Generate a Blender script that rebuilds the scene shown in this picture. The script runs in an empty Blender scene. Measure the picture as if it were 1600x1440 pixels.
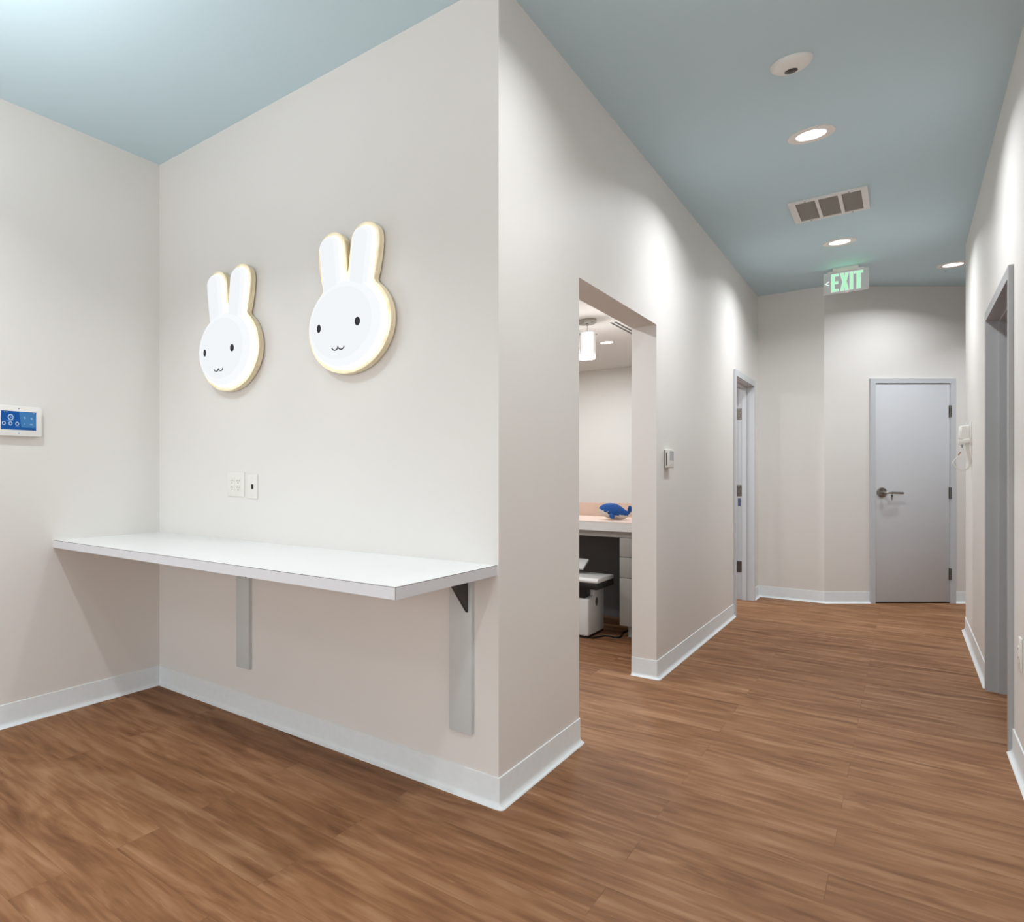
import bpy, bmesh, math, random
from mathutils import Vector, Matrix, Euler
random.seed(7)
SC = bpy.context.scene
COL = SC.collection
PI = math.pi

# ------------------------------------------------------------------ materials
def srgb(r, g, b):
    f = lambda c: (c/255/12.92) if c/255 <= .04045 else ((c/255+.055)/1.055)**2.4
    return (f(r), f(g), f(b), 1)

def new_mat(name):
    m = bpy.data.materials.new(name); m.use_nodes = True
    nt = m.node_tree; nt.nodes.clear()
    out = nt.nodes.new('ShaderNodeOutputMaterial')
    return m, nt, out

def node(nt, kind, **inputs):
    n = nt.nodes.new(kind)
    for k, v in inputs.items():
        n.inputs[k.replace('_', ' ')].default_value = v
    return n

def mat(name, col, rough=.5, metal=0., var=.04, vscale=6., bump=0., bscale=200., spec=.5, stretch=(1, 1, 1), coat=0.):
    """plain procedural surface: base colour with slight noise variation and fine bump"""
    m, nt, out = new_mat(name)
    L = nt.links
    p = node(nt, 'ShaderNodeBsdfPrincipled', Roughness=rough, Metallic=metal)
    p.inputs['Specular IOR Level'].default_value = spec
    p.inputs['Coat Weight'].default_value = coat
    tc = nt.nodes.new('ShaderNodeTexCoord')
    mp = nt.nodes.new('ShaderNodeMapping'); mp.inputs['Scale'].default_value = stretch
    L.new(tc.outputs['Object'], mp.inputs['Vector'])
    nz = node(nt, 'ShaderNodeTexNoise', Scale=vscale, Detail=3.)
    L.new(mp.outputs[0], nz.inputs['Vector'])
    ramp = nt.nodes.new('ShaderNodeValToRGB')
    c = col
    ramp.color_ramp.elements[0].position = .3; ramp.color_ramp.elements[1].position = .7
    ramp.color_ramp.elements[0].color = (c[0]*(1-var), c[1]*(1-var), c[2]*(1-var), 1)
    ramp.color_ramp.elements[1].color = (min(1, c[0]*(1+var)), min(1, c[1]*(1+var)), min(1, c[2]*(1+var)), 1)
    L.new(nz.outputs['Fac'], ramp.inputs[0]); L.new(ramp.outputs[0], p.inputs['Base Color'])
    if bump:
        n2 = node(nt, 'ShaderNodeTexNoise', Scale=bscale, Detail=2.)
        L.new(mp.outputs[0], n2.inputs['Vector'])
        b = node(nt, 'ShaderNodeBump', Strength=bump, Distance=.002)
        L.new(n2.outputs['Fac'], b.inputs['Height']); L.new(b.outputs[0], p.inputs['Normal'])
    L.new(p.outputs[0], out.inputs[0])
    return m

def emit_mat(name, col, strength):
    m, nt, out = new_mat(name)
    e = node(nt, 'ShaderNodeEmission', Color=col, Strength=strength)
    nt.links.new(e.outputs[0], out.inputs[0])
    return m

def floor_mat():
    m, nt, out = new_mat('vinyl_plank')
    L = nt.links
    p = node(nt, 'ShaderNodeBsdfPrincipled', Roughness=.56)
    p.inputs['Specular IOR Level'].default_value = .16
    tc = nt.nodes.new('ShaderNodeTexCoord')
    mp = nt.nodes.new('ShaderNodeMapping')
    mp.inputs['Location'].default_value = (.168, -2.73 + .187*40, 0)
    L.new(tc.outputs['Object'], mp.inputs[0])
    br = nt.nodes.new('ShaderNodeTexBrick')
    br.offset = .385; br.offset_frequency = 2; br.squash = 1
    for k, v in (('Scale', 1.), ('Mortar Size', .0009), ('Mortar Smooth', .3), ('Bias', 0.), ('Brick Width', 1.22), ('Row Height', .187)):
        br.inputs[k].default_value = v
    br.inputs['Color1'].default_value = (0, 0, 0, 1); br.inputs['Color2'].default_value = (1, 1, 1, 1)
    br.inputs['Mortar'].default_value = (.5, .5, .5, 1)
    L.new(mp.outputs[0], br.inputs['Vector'])
    # every plank shifts the grain
    sc = nt.nodes.new('ShaderNodeVectorMath'); sc.operation = 'MULTIPLY'
    sc.inputs[1].default_value = (17.3, 9.1, 5.7)
    L.new(br.outputs['Color'], sc.inputs[0])
    ad = nt.nodes.new('ShaderNodeVectorMath'); ad.operation = 'ADD'
    L.new(mp.outputs[0], ad.inputs[0]); L.new(sc.outputs[0], ad.inputs[1])
    # long soft streaks
    m1 = nt.nodes.new('ShaderNodeMapping'); m1.inputs['Scale'].default_value = (1.1, 9., 1)
    L.new(ad.outputs[0], m1.inputs[0])
    n1 = node(nt, 'ShaderNodeTexNoise', Scale=1.6, Detail=5., Roughness=.55, Distortion=1.4)
    L.new(m1.outputs[0], n1.inputs['Vector'])
    # fine fibres
    m2 = nt.nodes.new('ShaderNodeMapping'); m2.inputs['Scale'].default_value = (5., 110., 1)
    L.new(ad.outputs[0], m2.inputs[0])
    n2 = node(nt, 'ShaderNodeTexNoise', Scale=1.3, Detail=3., Distortion=.4)
    L.new(m2.outputs[0], n2.inputs['Vector'])
    # broad figure
    m3 = nt.nodes.new('ShaderNodeMapping'); m3.inputs['Scale'].default_value = (1.4, 4.5, 1)
    L.new(ad.outputs[0], m3.inputs[0])
    n3 = node(nt, 'ShaderNodeTexNoise', Scale=1.5, Detail=2., Distortion=1.8)
    L.new(m3.outputs[0], n3.inputs['Vector'])
    def math_(op, a, b):
        q = nt.nodes.new('ShaderNodeMath'); q.operation = op
        for i, v in enumerate((a, b)):
            if isinstance(v, (int, float)): q.inputs[i].default_value = v
            else: L.new(v, q.inputs[i])
        return q.outputs[0]
    s = math_('ADD', math_('MULTIPLY', n1.outputs['Fac'], .5), math_('MULTIPLY', n2.outputs['Fac'], .10))
    s = math_('ADD', s, math_('MULTIPLY', n3.outputs['Fac'], .40))
    m4 = nt.nodes.new('ShaderNodeMapping'); m4.inputs['Scale'].default_value = (4., 34., 1)
    L.new(ad.outputs[0], m4.inputs[0])
    n4 = node(nt, 'ShaderNodeTexNoise', Scale=1.7, Detail=4., Distortion=1.2)
    L.new(m4.outputs[0], n4.inputs['Vector'])
    fleck = math_('MULTIPLY', math_('MAXIMUM', math_('SUBTRACT', n4.outputs['Fac'], .64), 0.), .9)
    s = math_('ADD', s, fleck)
    bw = nt.nodes.new('ShaderNodeRGBToBW'); L.new(br.outputs['Color'], bw.inputs[0])
    s = math_('ADD', s, math_('MULTIPLY', math_('SUBTRACT', bw.outputs[0], .5), .04))
    ramp = nt.nodes.new('ShaderNodeValToRGB')
    cr = ramp.color_ramp
    cr.elements[0].position = .30; cr.elements[0].color = FLOOR_D
    cr.elements[1].position = .70; cr.elements[1].color = FLOOR_L
    e = cr.elements.new(.5); e.color = FLOOR_M
    L.new(s, ramp.inputs[0])
    # joint lines
    mx = nt.nodes.new('ShaderNodeMix'); mx.data_type = 'RGBA'; mx.blend_type = 'MULTIPLY'
    L.new(br.outputs['Fac'], mx.inputs['Factor'])
    L.new(ramp.outputs[0], mx.inputs[6]); mx.inputs[7].default_value = (.72, .7, .68, 1)
    L.new(mx.outputs[2], p.inputs['Base Color'])
    bp = node(nt, 'ShaderNodeBump', Strength=.12, Distance=.002)
    L.new(n2.outputs['Fac'], bp.inputs['Height']); L.new(bp.outputs[0], p.inputs['Normal'])
    L.new(p.outputs[0], out.inputs[0])
    return m

def wood_mat():
    m, nt, out = new_mat('pale_plywood')
    L = nt.links
    p = node(nt, 'ShaderNodeBsdfPrincipled', Roughness=.55)
    tc = nt.nodes.new('ShaderNodeTexCoord')
    mp = nt.nodes.new('ShaderNodeMapping'); mp.inputs['Scale'].default_value = (6, 60, 6)
    L.new(tc.outputs['Object'], mp.inputs[0])
    nz = node(nt, 'ShaderNodeTexNoise', Scale=2.5, Detail=4., Distortion=.4)
    L.new(mp.outputs[0], nz.inputs[0])
    r = nt.nodes.new('ShaderNodeValToRGB')
    r.color_ramp.elements[0].position = .3; r.color_ramp.elements[0].color = srgb(212, 194, 156)
    r.color_ramp.elements[1].position = .65; r.color_ramp.elements[1].color = srgb(230, 217, 188)
    L.new(nz.outputs[0], r.inputs[0]); L.new(r.outputs[0], p.inputs['Base Color'])
    L.new(p.outputs[0], out.inputs[0])
    return m

def glass_mat(name, tint, fac, rough=.05):
    """thin clear plastic or glass: mostly see-through with a little sheen"""
    m, nt, out = new_mat(name)
    L = nt.links
    t = nt.nodes.new('ShaderNodeBsdfTransparent')
    p = node(nt, 'ShaderNodeBsdfPrincipled', Roughness=rough); p.inputs['Base Color'].default_value = tint
    lw = node(nt, 'ShaderNodeLayerWeight', Blend=.35)
    mp = nt.nodes.new('ShaderNodeMapRange')
    mp.inputs['To Min'].default_value = fac; mp.inputs['To Max'].default_value = min(1, fac+.5)
    L.new(lw.outputs['Facing'], mp.inputs['Value'])
    mx = nt.nodes.new('ShaderNodeMixShader')
    L.new(mp.outputs[0], mx.inputs[0]); L.new(t.outputs[0], mx.inputs[1]); L.new(p.outputs[0], mx.inputs[2])
    L.new(mx.outputs[0], out.inputs[0])
    return m

def grille_mat():
    m, nt, out = new_mat('vent_mesh')
    L = nt.links
    p = node(nt, 'ShaderNodeBsdfPrincipled', Roughness=.6)
    tc = nt.nodes.new('ShaderNodeTexCoord')
    br = nt.nodes.new('ShaderNodeTexBrick'); br.offset = 0
    for k, v in (('Scale', 1.), ('Mortar Size', .0016), ('Brick Width', .009), ('Row Height', .009)):
        br.inputs[k].default_value = v
    br.inputs['Color1'].default_value = srgb(116, 111, 103); br.inputs['Color2'].default_value = srgb(122, 116, 107)
    br.inputs['Mortar'].default_value = srgb(134, 129, 121)
    L.new(tc.outputs['Object'], br.inputs[0]); L.new(br.outputs[0], p.inputs['Base Color'])
    L.new(p.outputs[0], out.inputs[0])
    return m

FLOOR_D = srgb(94, 60, 37); FLOOR_M = srgb(134, 94, 64); FLOOR_L = srgb(164, 126, 94)
M = {}
M['wall'] = mat('wall_paint', srgb(224, 221, 217), .55, var=.012, vscale=1.5, bump=.06, bscale=260, spec=.4)
M['room_wall'] = mat('reception_paint', srgb(232, 231, 226), .6, var=.01, vscale=1.5, bump=.05, bscale=260)
M['ceiling'] = mat('blue_ceiling_paint', srgb(194, 217, 226), .6, var=.012, vscale=1.2, bump=.04, bscale=220, spec=.35)
M['room_ceiling'] = mat('white_ceiling_paint', srgb(236, 236, 233), .7, var=.01, vscale=1.)
M['floor'] = floor_mat()
M['rubber'] = mat('cove_rubber', srgb(224, 229, 231), .38, var=.02, vscale=30, bump=.03)
M['frame'] = mat('frame_enamel', srgb(196, 199, 203), .35, var=.01, bump=.02)
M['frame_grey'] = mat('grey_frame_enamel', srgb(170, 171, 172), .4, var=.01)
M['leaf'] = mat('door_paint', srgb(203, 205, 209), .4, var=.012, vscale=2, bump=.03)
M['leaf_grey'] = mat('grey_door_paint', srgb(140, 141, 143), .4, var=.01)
M['laminate'] = mat('white_laminate', srgb(230, 230, 229), .3, var=.008, vscale=12, spec=.45)
M['edge'] = mat('edge_laminate', srgb(212, 213, 217), .35, var=.008)
M['seam'] = mat('seam_brown', srgb(92, 80, 72), .6)
M['bracket_white'] = mat('bracket_enamel', srgb(202, 206, 206), .35, var=.01)
M['black_steel'] = mat('black_steel', srgb(46, 40, 38), .55, var=.15, vscale=60, bump=.1)
M['plastic'] = mat('white_plastic', srgb(232, 231, 227), .35, var=.008)
M['plastic_cool'] = mat('warm_white_plastic', srgb(222, 220, 214), .4, var=.01)
M['outlet'] = mat('outlet_plastic', srgb(228, 226, 220), .35, var=.006)
M['slot'] = mat('slot_dark', srgb(74, 70, 66), .7)
M['black'] = mat('black_plastic', srgb(18, 16, 16), .4, var=.1)
M['chrome'] = mat('satin_nickel', srgb(176, 172, 166), .25, metal=1., var=.04, vscale=40)
M['hinge'] = mat('hinge_steel', srgb(120, 116, 110), .35, metal=1., var=.08, vscale=60)
M['wood'] = wood_mat()
M['glow'] = emit_mat('lamp_acrylic', (.945, .975, 1, 1), .95)
M['glow_mid'] = emit_mat('lamp_acrylic_edge', (.955, .98, 1, 1), .985)
M['glow_rim'] = emit_mat('lamp_acrylic_rim', (.95, .98, 1, 1), 3.8)
M['ink'] = mat('face_print', srgb(52, 52, 58), .5)
M['lens'] = emit_mat('downlight_lens', (1, .99, .97, 1), 6.0)
M['trim_white'] = mat('downlight_trim', srgb(232, 226, 220), .5, var=.01)
M['grille'] = grille_mat()
M['vent_white'] = mat('vent_enamel', srgb(226, 224, 220), .45, var=.01)
M['dark_lens'] = mat('dark_lens', srgb(70, 66, 64), .3, var=.1, vscale=80)
M['acrylic'] = glass_mat('edge_lit_acrylic', (.86, .87, .87, 1), .5)
M['green'] = emit_mat('exit_green', srgb(180, 246, 202), 1.0)
M['exit_white'] = emit_mat('exit_outline', srgb(236, 246, 240), .95)
M['amber'] = emit_mat('amber_led', (1, .55, .3, 1), 1.5)
M['screen'] = emit_mat('screen_blue', srgb(34, 86, 154), 1.)
M['screen_light'] = emit_mat('screen_pale_blue', srgb(68, 122, 172), 1.)
M['icon'] = emit_mat('screen_icon', srgb(196, 214, 222), 1.)
M['icon_dim'] = emit_mat('screen_icon_dim', srgb(134, 166, 204), 1.)
M['peach'] = mat('peach_laminate', srgb(222, 198, 183), .4, var=.05, vscale=9)
M['desk_grey'] = mat('grey_cabinet_laminate', srgb(158, 156, 151), .5, var=.02, vscale=4)
M['desk_shade'] = mat('shaded_panel', srgb(104, 103, 104), .6, var=.05)  # dark grey stands in for shade in the knee space
M['whale_blue'] = mat('blue_plush', srgb(30, 84, 158), .9, var=.12, vscale=60, bump=.5, bscale=500)
M['whale_white'] = mat('white_plush', srgb(216, 212, 205), .9, var=.08, vscale=60, bump=.5, bscale=500)
M['machine_white'] = mat('machine_white', srgb(226, 227, 226), .35, var=.01)
M['machine_grey'] = mat('machine_grille', srgb(96, 94, 92), .5, var=.3, vscale=120)
M['glass'] = glass_mat('clear_glass', (.95, .97, .97, 1), .06)
M['opal'] = emit_mat('opal_shade', (1, 1, .99, 1), 1.1)
M['sticker'] = mat('sticker_grey', srgb(96, 98, 100), .5)
M['sticker_blue'] = mat('sticker_blue', srgb(40, 88, 160), .5)
M['tan_bead'] = mat('bead_brown', srgb(150, 110, 76), .5)
M['strap'] = mat('webbing_white', srgb(214, 210, 203), .7, var=.04, vscale=80, bump=.2)

# ------------------------------------------------------------------ mesh helpers
def box_bm(bm, x0, x1, y0, y1, z0, z1, mi=0):
    v = [bm.verts.new(p) for p in ((x0, y0, z0), (x1, y0, z0), (x1, y1, z0), (x0, y1, z0), (x0, y0, z1), (x1, y0, z1), (x1, y1, z1), (x0, y1, z1))]
    for f in ((0, 3, 2, 1), (4, 5, 6, 7), (0, 1, 5, 4), (1, 2, 6, 5), (2, 3, 7, 6), (3, 0, 4, 7)):
        fc = bm.faces.new([v[i] for i in f]); fc.material_index = mi

def boxes(*bs, bevel=0., seg=2):
    bm = bmesh.new()
    for b in bs: box_bm(bm, *b)
    if bevel:
        bmesh.ops.bevel(bm, geom=list(bm.edges), offset=bevel, segments=seg, profile=.5, affect='EDGES', clamp_overlap=True)
    return bm

def prism(pts, axis, a, b, bevel=0., seg=2):
    """2-D polygon extruded along axis from a to b (pts are the two other coordinates in xyz order)"""
    bm = bmesh.new()
    def P(p, t):
        return {'x': (t, p[0], p[1]), 'y': (p[0], t, p[1]), 'z': (p[0], p[1], t)}[axis]
    A = [bm.verts.new(P(p, a)) for p in pts]; B = [bm.verts.new(P(p, b)) for p in pts]
    n = len(pts)
    bm.faces.new(A); bm.faces.new(B[::-1])
    for i in range(n): bm.faces.new((A[i], B[i], B[(i+1) % n], A[(i+1) % n]))
    bmesh.ops.recalc_face_normals(bm, faces=bm.faces)
    if bevel:
        bmesh.ops.bevel(bm, geom=list(bm.edges), offset=bevel, segments=seg, profile=.5, affect='EDGES', clamp_overlap=True)
    return bm

def lathe(prof, n=48, center=(0, 0, 0), axis='z', bm=None):
    """profile of (r, h) revolved; r = 0 ends close to a point"""
    bm = bm or bmesh.new()
    rings = []
    for r, h in prof:
        ring = []
        for k in range(n if r > 1e-7 else 1):
            t = 2*PI*k/n
            c, s = r*math.cos(t), r*math.sin(t)
            p = {'z': (c, s, h), 'y': (c, h, s), 'x': (h, c, s)}[axis]
            ring.append(bm.verts.new((p[0]+center[0], p[1]+center[1], p[2]+center[2])))
        rings.append(ring)
    for A, B in zip(rings, rings[1:]):
        if len(A) == 1 and len(B) == 1: continue
        for k in range(n):
            k2 = (k+1) % n
            if len(A) == 1: bm.faces.new((A[0], B[k], B[k2]))
            elif len(B) == 1: bm.faces.new((A[k], B[0], A[k2]))
            else: bm.faces.new((A[k], B[k], B[k2], A[k2]))
    bmesh.ops.recalc_face_normals(bm, faces=bm.faces)
    return bm

def tube(pts, r, n=10, bm=None, cap=True):
    """round tube along a smooth list of points; r may be a list"""
    bm = bm or bmesh.new()
    pts = [Vector(p) for p in pts]
    up = None; rings = []
    for i, p in enumerate(pts):
        d = (pts[min(i+1, len(pts)-1)]-pts[max(i-1, 0)]).normalized()
        if up is None:
            up = Vector((0, 0, 1)) if abs(d.z) < .9 else Vector((1, 0, 0))
        up = (up-d*up.dot(d)).normalized(); s = d.cross(up)
        rr = r[i] if isinstance(r, (list, tuple)) else r
        rings.append([bm.verts.new(p+(up*math.cos(2*PI*k/n)+s*math.sin(2*PI*k/n))*rr) for k in range(n)])
    for A, B in zip(rings, rings[1:]):
        for k in range(n): bm.faces.new((A[k], A[(k+1) % n], B[(k+1) % n], B[k]))
    if cap:
        bm.faces.new(rings[0][::-1]); bm.faces.new(rings[-1])
    bmesh.ops.recalc_face_normals(bm, faces=bm.faces)
    return bm

def spline(pts, n=8):
    """Catmull-Rom through points"""
    P = [Vector(p) for p in pts]; out = []
    for i in range(len(P)-1):
        a, b, c, d = P[max(i-1, 0)], P[i], P[i+1], P[min(i+2, len(P)-1)]
        for k in range(n):
            t = k/n
            out.append(.5*((2*b)+(c-a)*t+(2*a-5*b+4*c-d)*t*t+(3*b-a-3*c+d)*t**3))
    out.append(P[-1])
    return out

def obj(name, bm, m, parent=None, smooth=True, angle=35):
    me = bpy.data.meshes.new(name)
    bm.to_mesh(me); bm.free()
    for mm in (m if isinstance(m, (list, tuple)) else [m]): me.materials.append(M[mm])
    if smooth:
        for p in me.polygons: p.use_smooth = True
        me.set_sharp_from_angle(angle=math.radians(angle))
    o = bpy.data.objects.new(name, me); COL.objects.link(o)
    if parent: o.parent = parent
    return o

def tag(o, label, cat, group=None, kind=None):
    o['label'] = label; o['category'] = cat
    if group: o['group'] = group
    if kind: o['kind'] = kind
    return o

def empty(name, label, cat, loc=(0, 0, 0), rz=0, group=None, kind=None):
    o = bpy.data.objects.new(name, None); COL.objects.link(o)
    o.empty_display_size = .1
    o.location = loc; o.rotation_euler = (0, 0, rz)
    return tag(o, label, cat, group, kind)

def copy_tree(o, parent=None):
    c = o.copy(); COL.objects.link(c)
    if parent: c.parent = parent
    for ch in list(o.children): copy_tree(ch, c)
    return c

# ------------------------------------------------------------------ the setting
H = 3.10                      # main ceiling
XL, YA, XH, XR = -3.15, 2.40, -1.075, .345   # left wall, alcove wall, hall left wall, hall right wall
T = .135                      # wall thickness
ORx0, ORx1, OH = 3.258, 4.605, 2.168        # cased opening in the hall left wall
RC = 2.62                     # reception ceiling

def wall(name, label, *bs, m='wall'):
    return tag(obj(name, boxes(*bs), m, smooth=False), label, 'wall', kind='structure')

tag(obj('floor', boxes((-5.3, 3.8, -4.8, 12.6, -.1, 0)), 'floor', smooth=False), 'brown wood look vinyl plank floor', 'floor', kind='structure')
tag(obj('ceiling', boxes((-3.4, 3.8, -4.8, 12.6, H, H+.1)), 'ceiling', smooth=False), 'pale blue painted ceiling over alcove and hall', 'ceiling', kind='structure')
tag(obj('ceiling_reception', boxes((-5.2, XH-T, YA+T, 9.4, RC, RC+.06)), 'room_ceiling', smooth=False), 'white ceiling of the room behind the cased opening', 'ceiling', kind='structure')

wall('wall_left', 'off white wall on the left carrying the touch panel', (XL-T, XL, -4.6, YA+T, 0, H))
wall('wall_front', 'off white alcove wall carrying the two rabbit lamps', (XL, XH-T, YA, YA+T, 0, H))
d1a, d1b, DH = 7.20, 8.185, 2.14            # hall left door, clear opening
wall('wall_hall_left', 'off white hall wall with the cased opening and thermostat',
     (XH-T, XH, YA, ORx0, 0, H), (XH-T, XH, ORx0, ORx1, OH, H), (XH-T, XH, ORx1, d1a, 0, H),
     (XH-T, XH, d1a, d1b, DH, H), (XH-T, XH, d1b, 9.4, 0, H))
wall('wall_hall_end', 'short off white end wall of the hall left of the bend', (XH, -.56, 8.53, 8.53+T, 0, H))
# angled wall: local x runs along it from the bend, local y points back
BEND = Vector((-.56, 8.53, 0))
ang = wall('wall_hall_angle', 'off white angled wall at the hall end holding the closed door',
           (-.0, .44, 0, T, 0, H), (.44, 1.273, 0, T, 2.195, H), (1.273, 5.3, 0, T, 0, H))
ang.location = BEND; ang.rotation_euler = (0, 0, PI/4)
d2a, d2b = 4.55, 5.70
wall('wall_right', 'off white hall wall on the right with the grey doorway',
     (XR, XR+T, .8, d2a, 0, H), (XR, XR+T, d2a, d2b, DH, H), (XR, XR+T, d2b, 7.81, 0, H))
wall('wall_side_hall', 'wall of the side passage beyond the right hall wall', (XR+T, 3.6, 7.81-T, 7.81, 0, H))
wall('wall_lobby_front', 'lobby wall to the right of the hall', (XR+T, 3.6, .8, .8+T, 0, H))
wall('wall_lobby_right', 'far right wall of lobby and side rooms', (3.6, 3.73, -4.6, 12.5, 0, H))
wall('wall_back', 'lobby wall behind the viewer with an added wide opening', (XL-T, 3.73, -4.7, -4.6, 0, .4), (XL-T, 3.73, -4.7, -4.6, 2.7, H), (XL-T, -2.6, -4.7, -4.6, .4, 2.7), (3.0, 3.73, -4.7, -4.6, .4, 2.7))  # opening made up for the fill light
wall('wall_reception_back', 'white back wall seen through the cased opening', (-5.1, XH-T, 9.256, 9.39, 0, RC), m='room_wall')
wall('wall_reception_left', 'left wall of the reception room', (-5.1, -4.97, YA+T, 9.256, 0, RC), m='room_wall')

# rubber cove base: profile of (distance from wall, height)
COVE = [(0, .112), (.0025, .1125), (.0045, .1115), (.005, .109), (.005, .024), (.0068, .0165), (.0105, .0095), (.0165, .005), (.021, .0032), (.0225, 0), (0, 0)]
def cove(name, label, path):
    """path of wall-face points; the room lies to the right of the walking direction"""
    P = [Vector((p[0], p[1])) for p in path]
    st = []
    nrm = []
    for a, b in zip(P, P[1:]):
        d = (b-a).normalized(); nrm.append(Vector((d.y, -d.x)))
    st.append((P[0], nrm[0]))
    for i in range(1, len(P)-1):
        n1, n2 = nrm[i-1], nrm[i]
        cr = n1.x*n2.y-n1.y*n2.x
        if cr > 1e-4:      # outer corner: rounded
            a1 = math.atan2(n1.y, n1.x); da = math.acos(max(-1, min(1, n1.dot(n2))))
            for k in range(7):
                t = a1+da*k/6
                st.append((P[i], Vector((math.cos(t), math.sin(t)))))
        else:
            mdir = (n1+n2).normalized()
            st.append((P[i], mdir/max(.2, mdir.dot(n1))))
    st.append((P[-1], nrm[-1]))
    bm = bmesh.new(); rows = []
    for p, n in st:
        rows.append([bm.verts.new((p.x+n.x*d, p.y+n.y*d, z)) for d, z in COVE])
    for A, B in zip(rows, rows[1:]):
        for k in range(len(COVE)-1):
            try: bm.faces.new((A[k], A[k+1], B[k+1], B[k]))
            except ValueError: pass
    bm.faces.new(rows[0]); bm.faces.new(rows[-1][::-1])
    bmesh.ops.remove_doubles(bm, verts=bm.verts, dist=1e-6)
    bmesh.ops.recalc_face_normals(bm, faces=bm.faces)
    return tag(obj(name, bm, 'rubber', angle=50), label, 'baseboard', kind='structure')

s2 = math.sqrt(.5)
def along(t): return (BEND.x+s2*t, BEND.y+s2*t)
cove('baseboard_left', 'pale grey rubber cove base along the left wall', [(XL, -4.5), (XL, YA-.004)])
cove('baseboard_front', 'pale grey rubber cove base under the counter and round the corner', [(XL+.004, YA), (XH, YA), (XH, ORx0), (XH-T, ORx0)])
cove('baseboard_hall', 'pale grey rubber cove base below the thermostat wall', [(XH-T, ORx1), (XH, ORx1), (XH, d1a-.05)])
cove('baseboard_end', 'pale grey rubber cove base across the hall end', [(XH, d1b+.05), (XH, 8.53), (BEND.x, BEND.y), along(.44)])
cove('baseboard_angle', 'short pale grey rubber cove base right of the closed door', [along(1.273), along(2.6)])
cove('baseboard_right', 'pale grey rubber cove base beyond the grey doorway', [(XR+1.5, 7.81), (XR, 7.81), (XR, d2b+.05)])
cove('baseboard_right_near', 'pale grey rubber cove base in front of the grey doorway', [(XR, d2a-.05), (XR, .8)])

# ------------------------------------------------------------------ doors
def rot_door(name, label, loc, rz):
    return empty(name, label, 'door', loc, rz, kind='structure')

# closed door on the angled wall; local x along the wall, local -y towards the viewer
dr = rot_door('door_1', 'closed pale grey door with lever handle at the hall end', (along(.44)[0], along(.44)[1], 0), PI/4)
W = .833
fr = prism([(0, 0), (0, 2.195), (W, 2.195), (W, 0), (W-.048, 0), (W-.048, 2.15), (.048, 2.15), (.048, 0)], 'y', -.018, T)
obj('door_frame', fr, 'frame', dr, smooth=False)
obj('stop', boxes((.048, .062, .035, .06, 0, 2.15), (W-.062, W-.048, .035, .06, 0, 2.15), (.062, W-.062, .035, .06, 2.136, 2.15)), 'frame', dr, smooth=False)
lf = obj('door_leaf', boxes((.051, W-.051, -.008, .034, .014, 2.146), bevel=.002), 'leaf', dr)
obj('gap_shade', boxes((.05, W-.05, -.002, .05, 0, .006)), 'black', dr, smooth=False)  # black strip standing in for the dark under the leaf
for z in (1.876, 1.077, .285):
    bm = bmesh.new()
    for k in range(5):
        z0 = -.057+k*.0228
        lathe([(0, z0+.001), (.008, z0+.001), (.008, z0+.0218), (0, z0+.0218)], 14, (0, 0, 0), bm=bm)
    box_bm(bm, -.012, .012, .003, .007, -.057, .057)
    h = obj('hinge', bm, 'hinge', lf); h.location = (W-.049, -.014, z)
# lever: rosette, neck, bar
hx, hz = .113, 1.083
le = obj('lever_handle', lathe([(0, -.013), (.040, -.013), (.0465, -.010), (.048, -.004), (.048, 0)], 40, axis='y'), 'chrome', lf)
le.location = (hx, -.008, hz)
bm = tube(spline([(0, -.010, 0), (0, -.035, 0), (.004, -.052, 0), (.02, -.060, 0), (.06, -.060, -.001)], 6), .011, 14)
tube([(.045, -.060, -.001), (.09, -.058, -.003), (.155, -.055, -.005)], [.011, .0115, .0115], 14, bm=bm)
bar = obj('lever_bar', bm, 'chrome', dr); bar.location = (hx, -.008, hz)
obj('latch_plate', boxes((.046, .0525, -.0095, .006, hz-.03, hz+.03)), 'hinge', dr, smooth=False)
# key left hanging from the lever's lock
kx = along(.44+hx+.055)
key = empty('key', 'small metal key with fob hanging from the lever of the closed door', 'key', (kx[0]+s2*.058, kx[1]-s2*.058, hz-.018), PI/4)
bm = lathe([(0, -.002), (.0095, -.002), (.0095, .002), (0, .002)], 18, (0, 0, -.012), axis='y')
obj('key_bow', bm, 'hinge', key)
obj('key_blade', prism([(-.0045, -.018), (.0045, -.018), (.003, -.052), (0, -.056), (-.003, -.05), (-.0015, -.043), (-.0035, -.036), (-.002, -.03)], 'y', -.001, .001), 'hinge', key, smooth=False)
obj('key_ring', tube([(.006*math.cos(t), 0, -.001+.006*math.sin(t)) for t in [2*PI*k/16 for k in range(17)]], .0012, 6), 'chrome', key)

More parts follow.
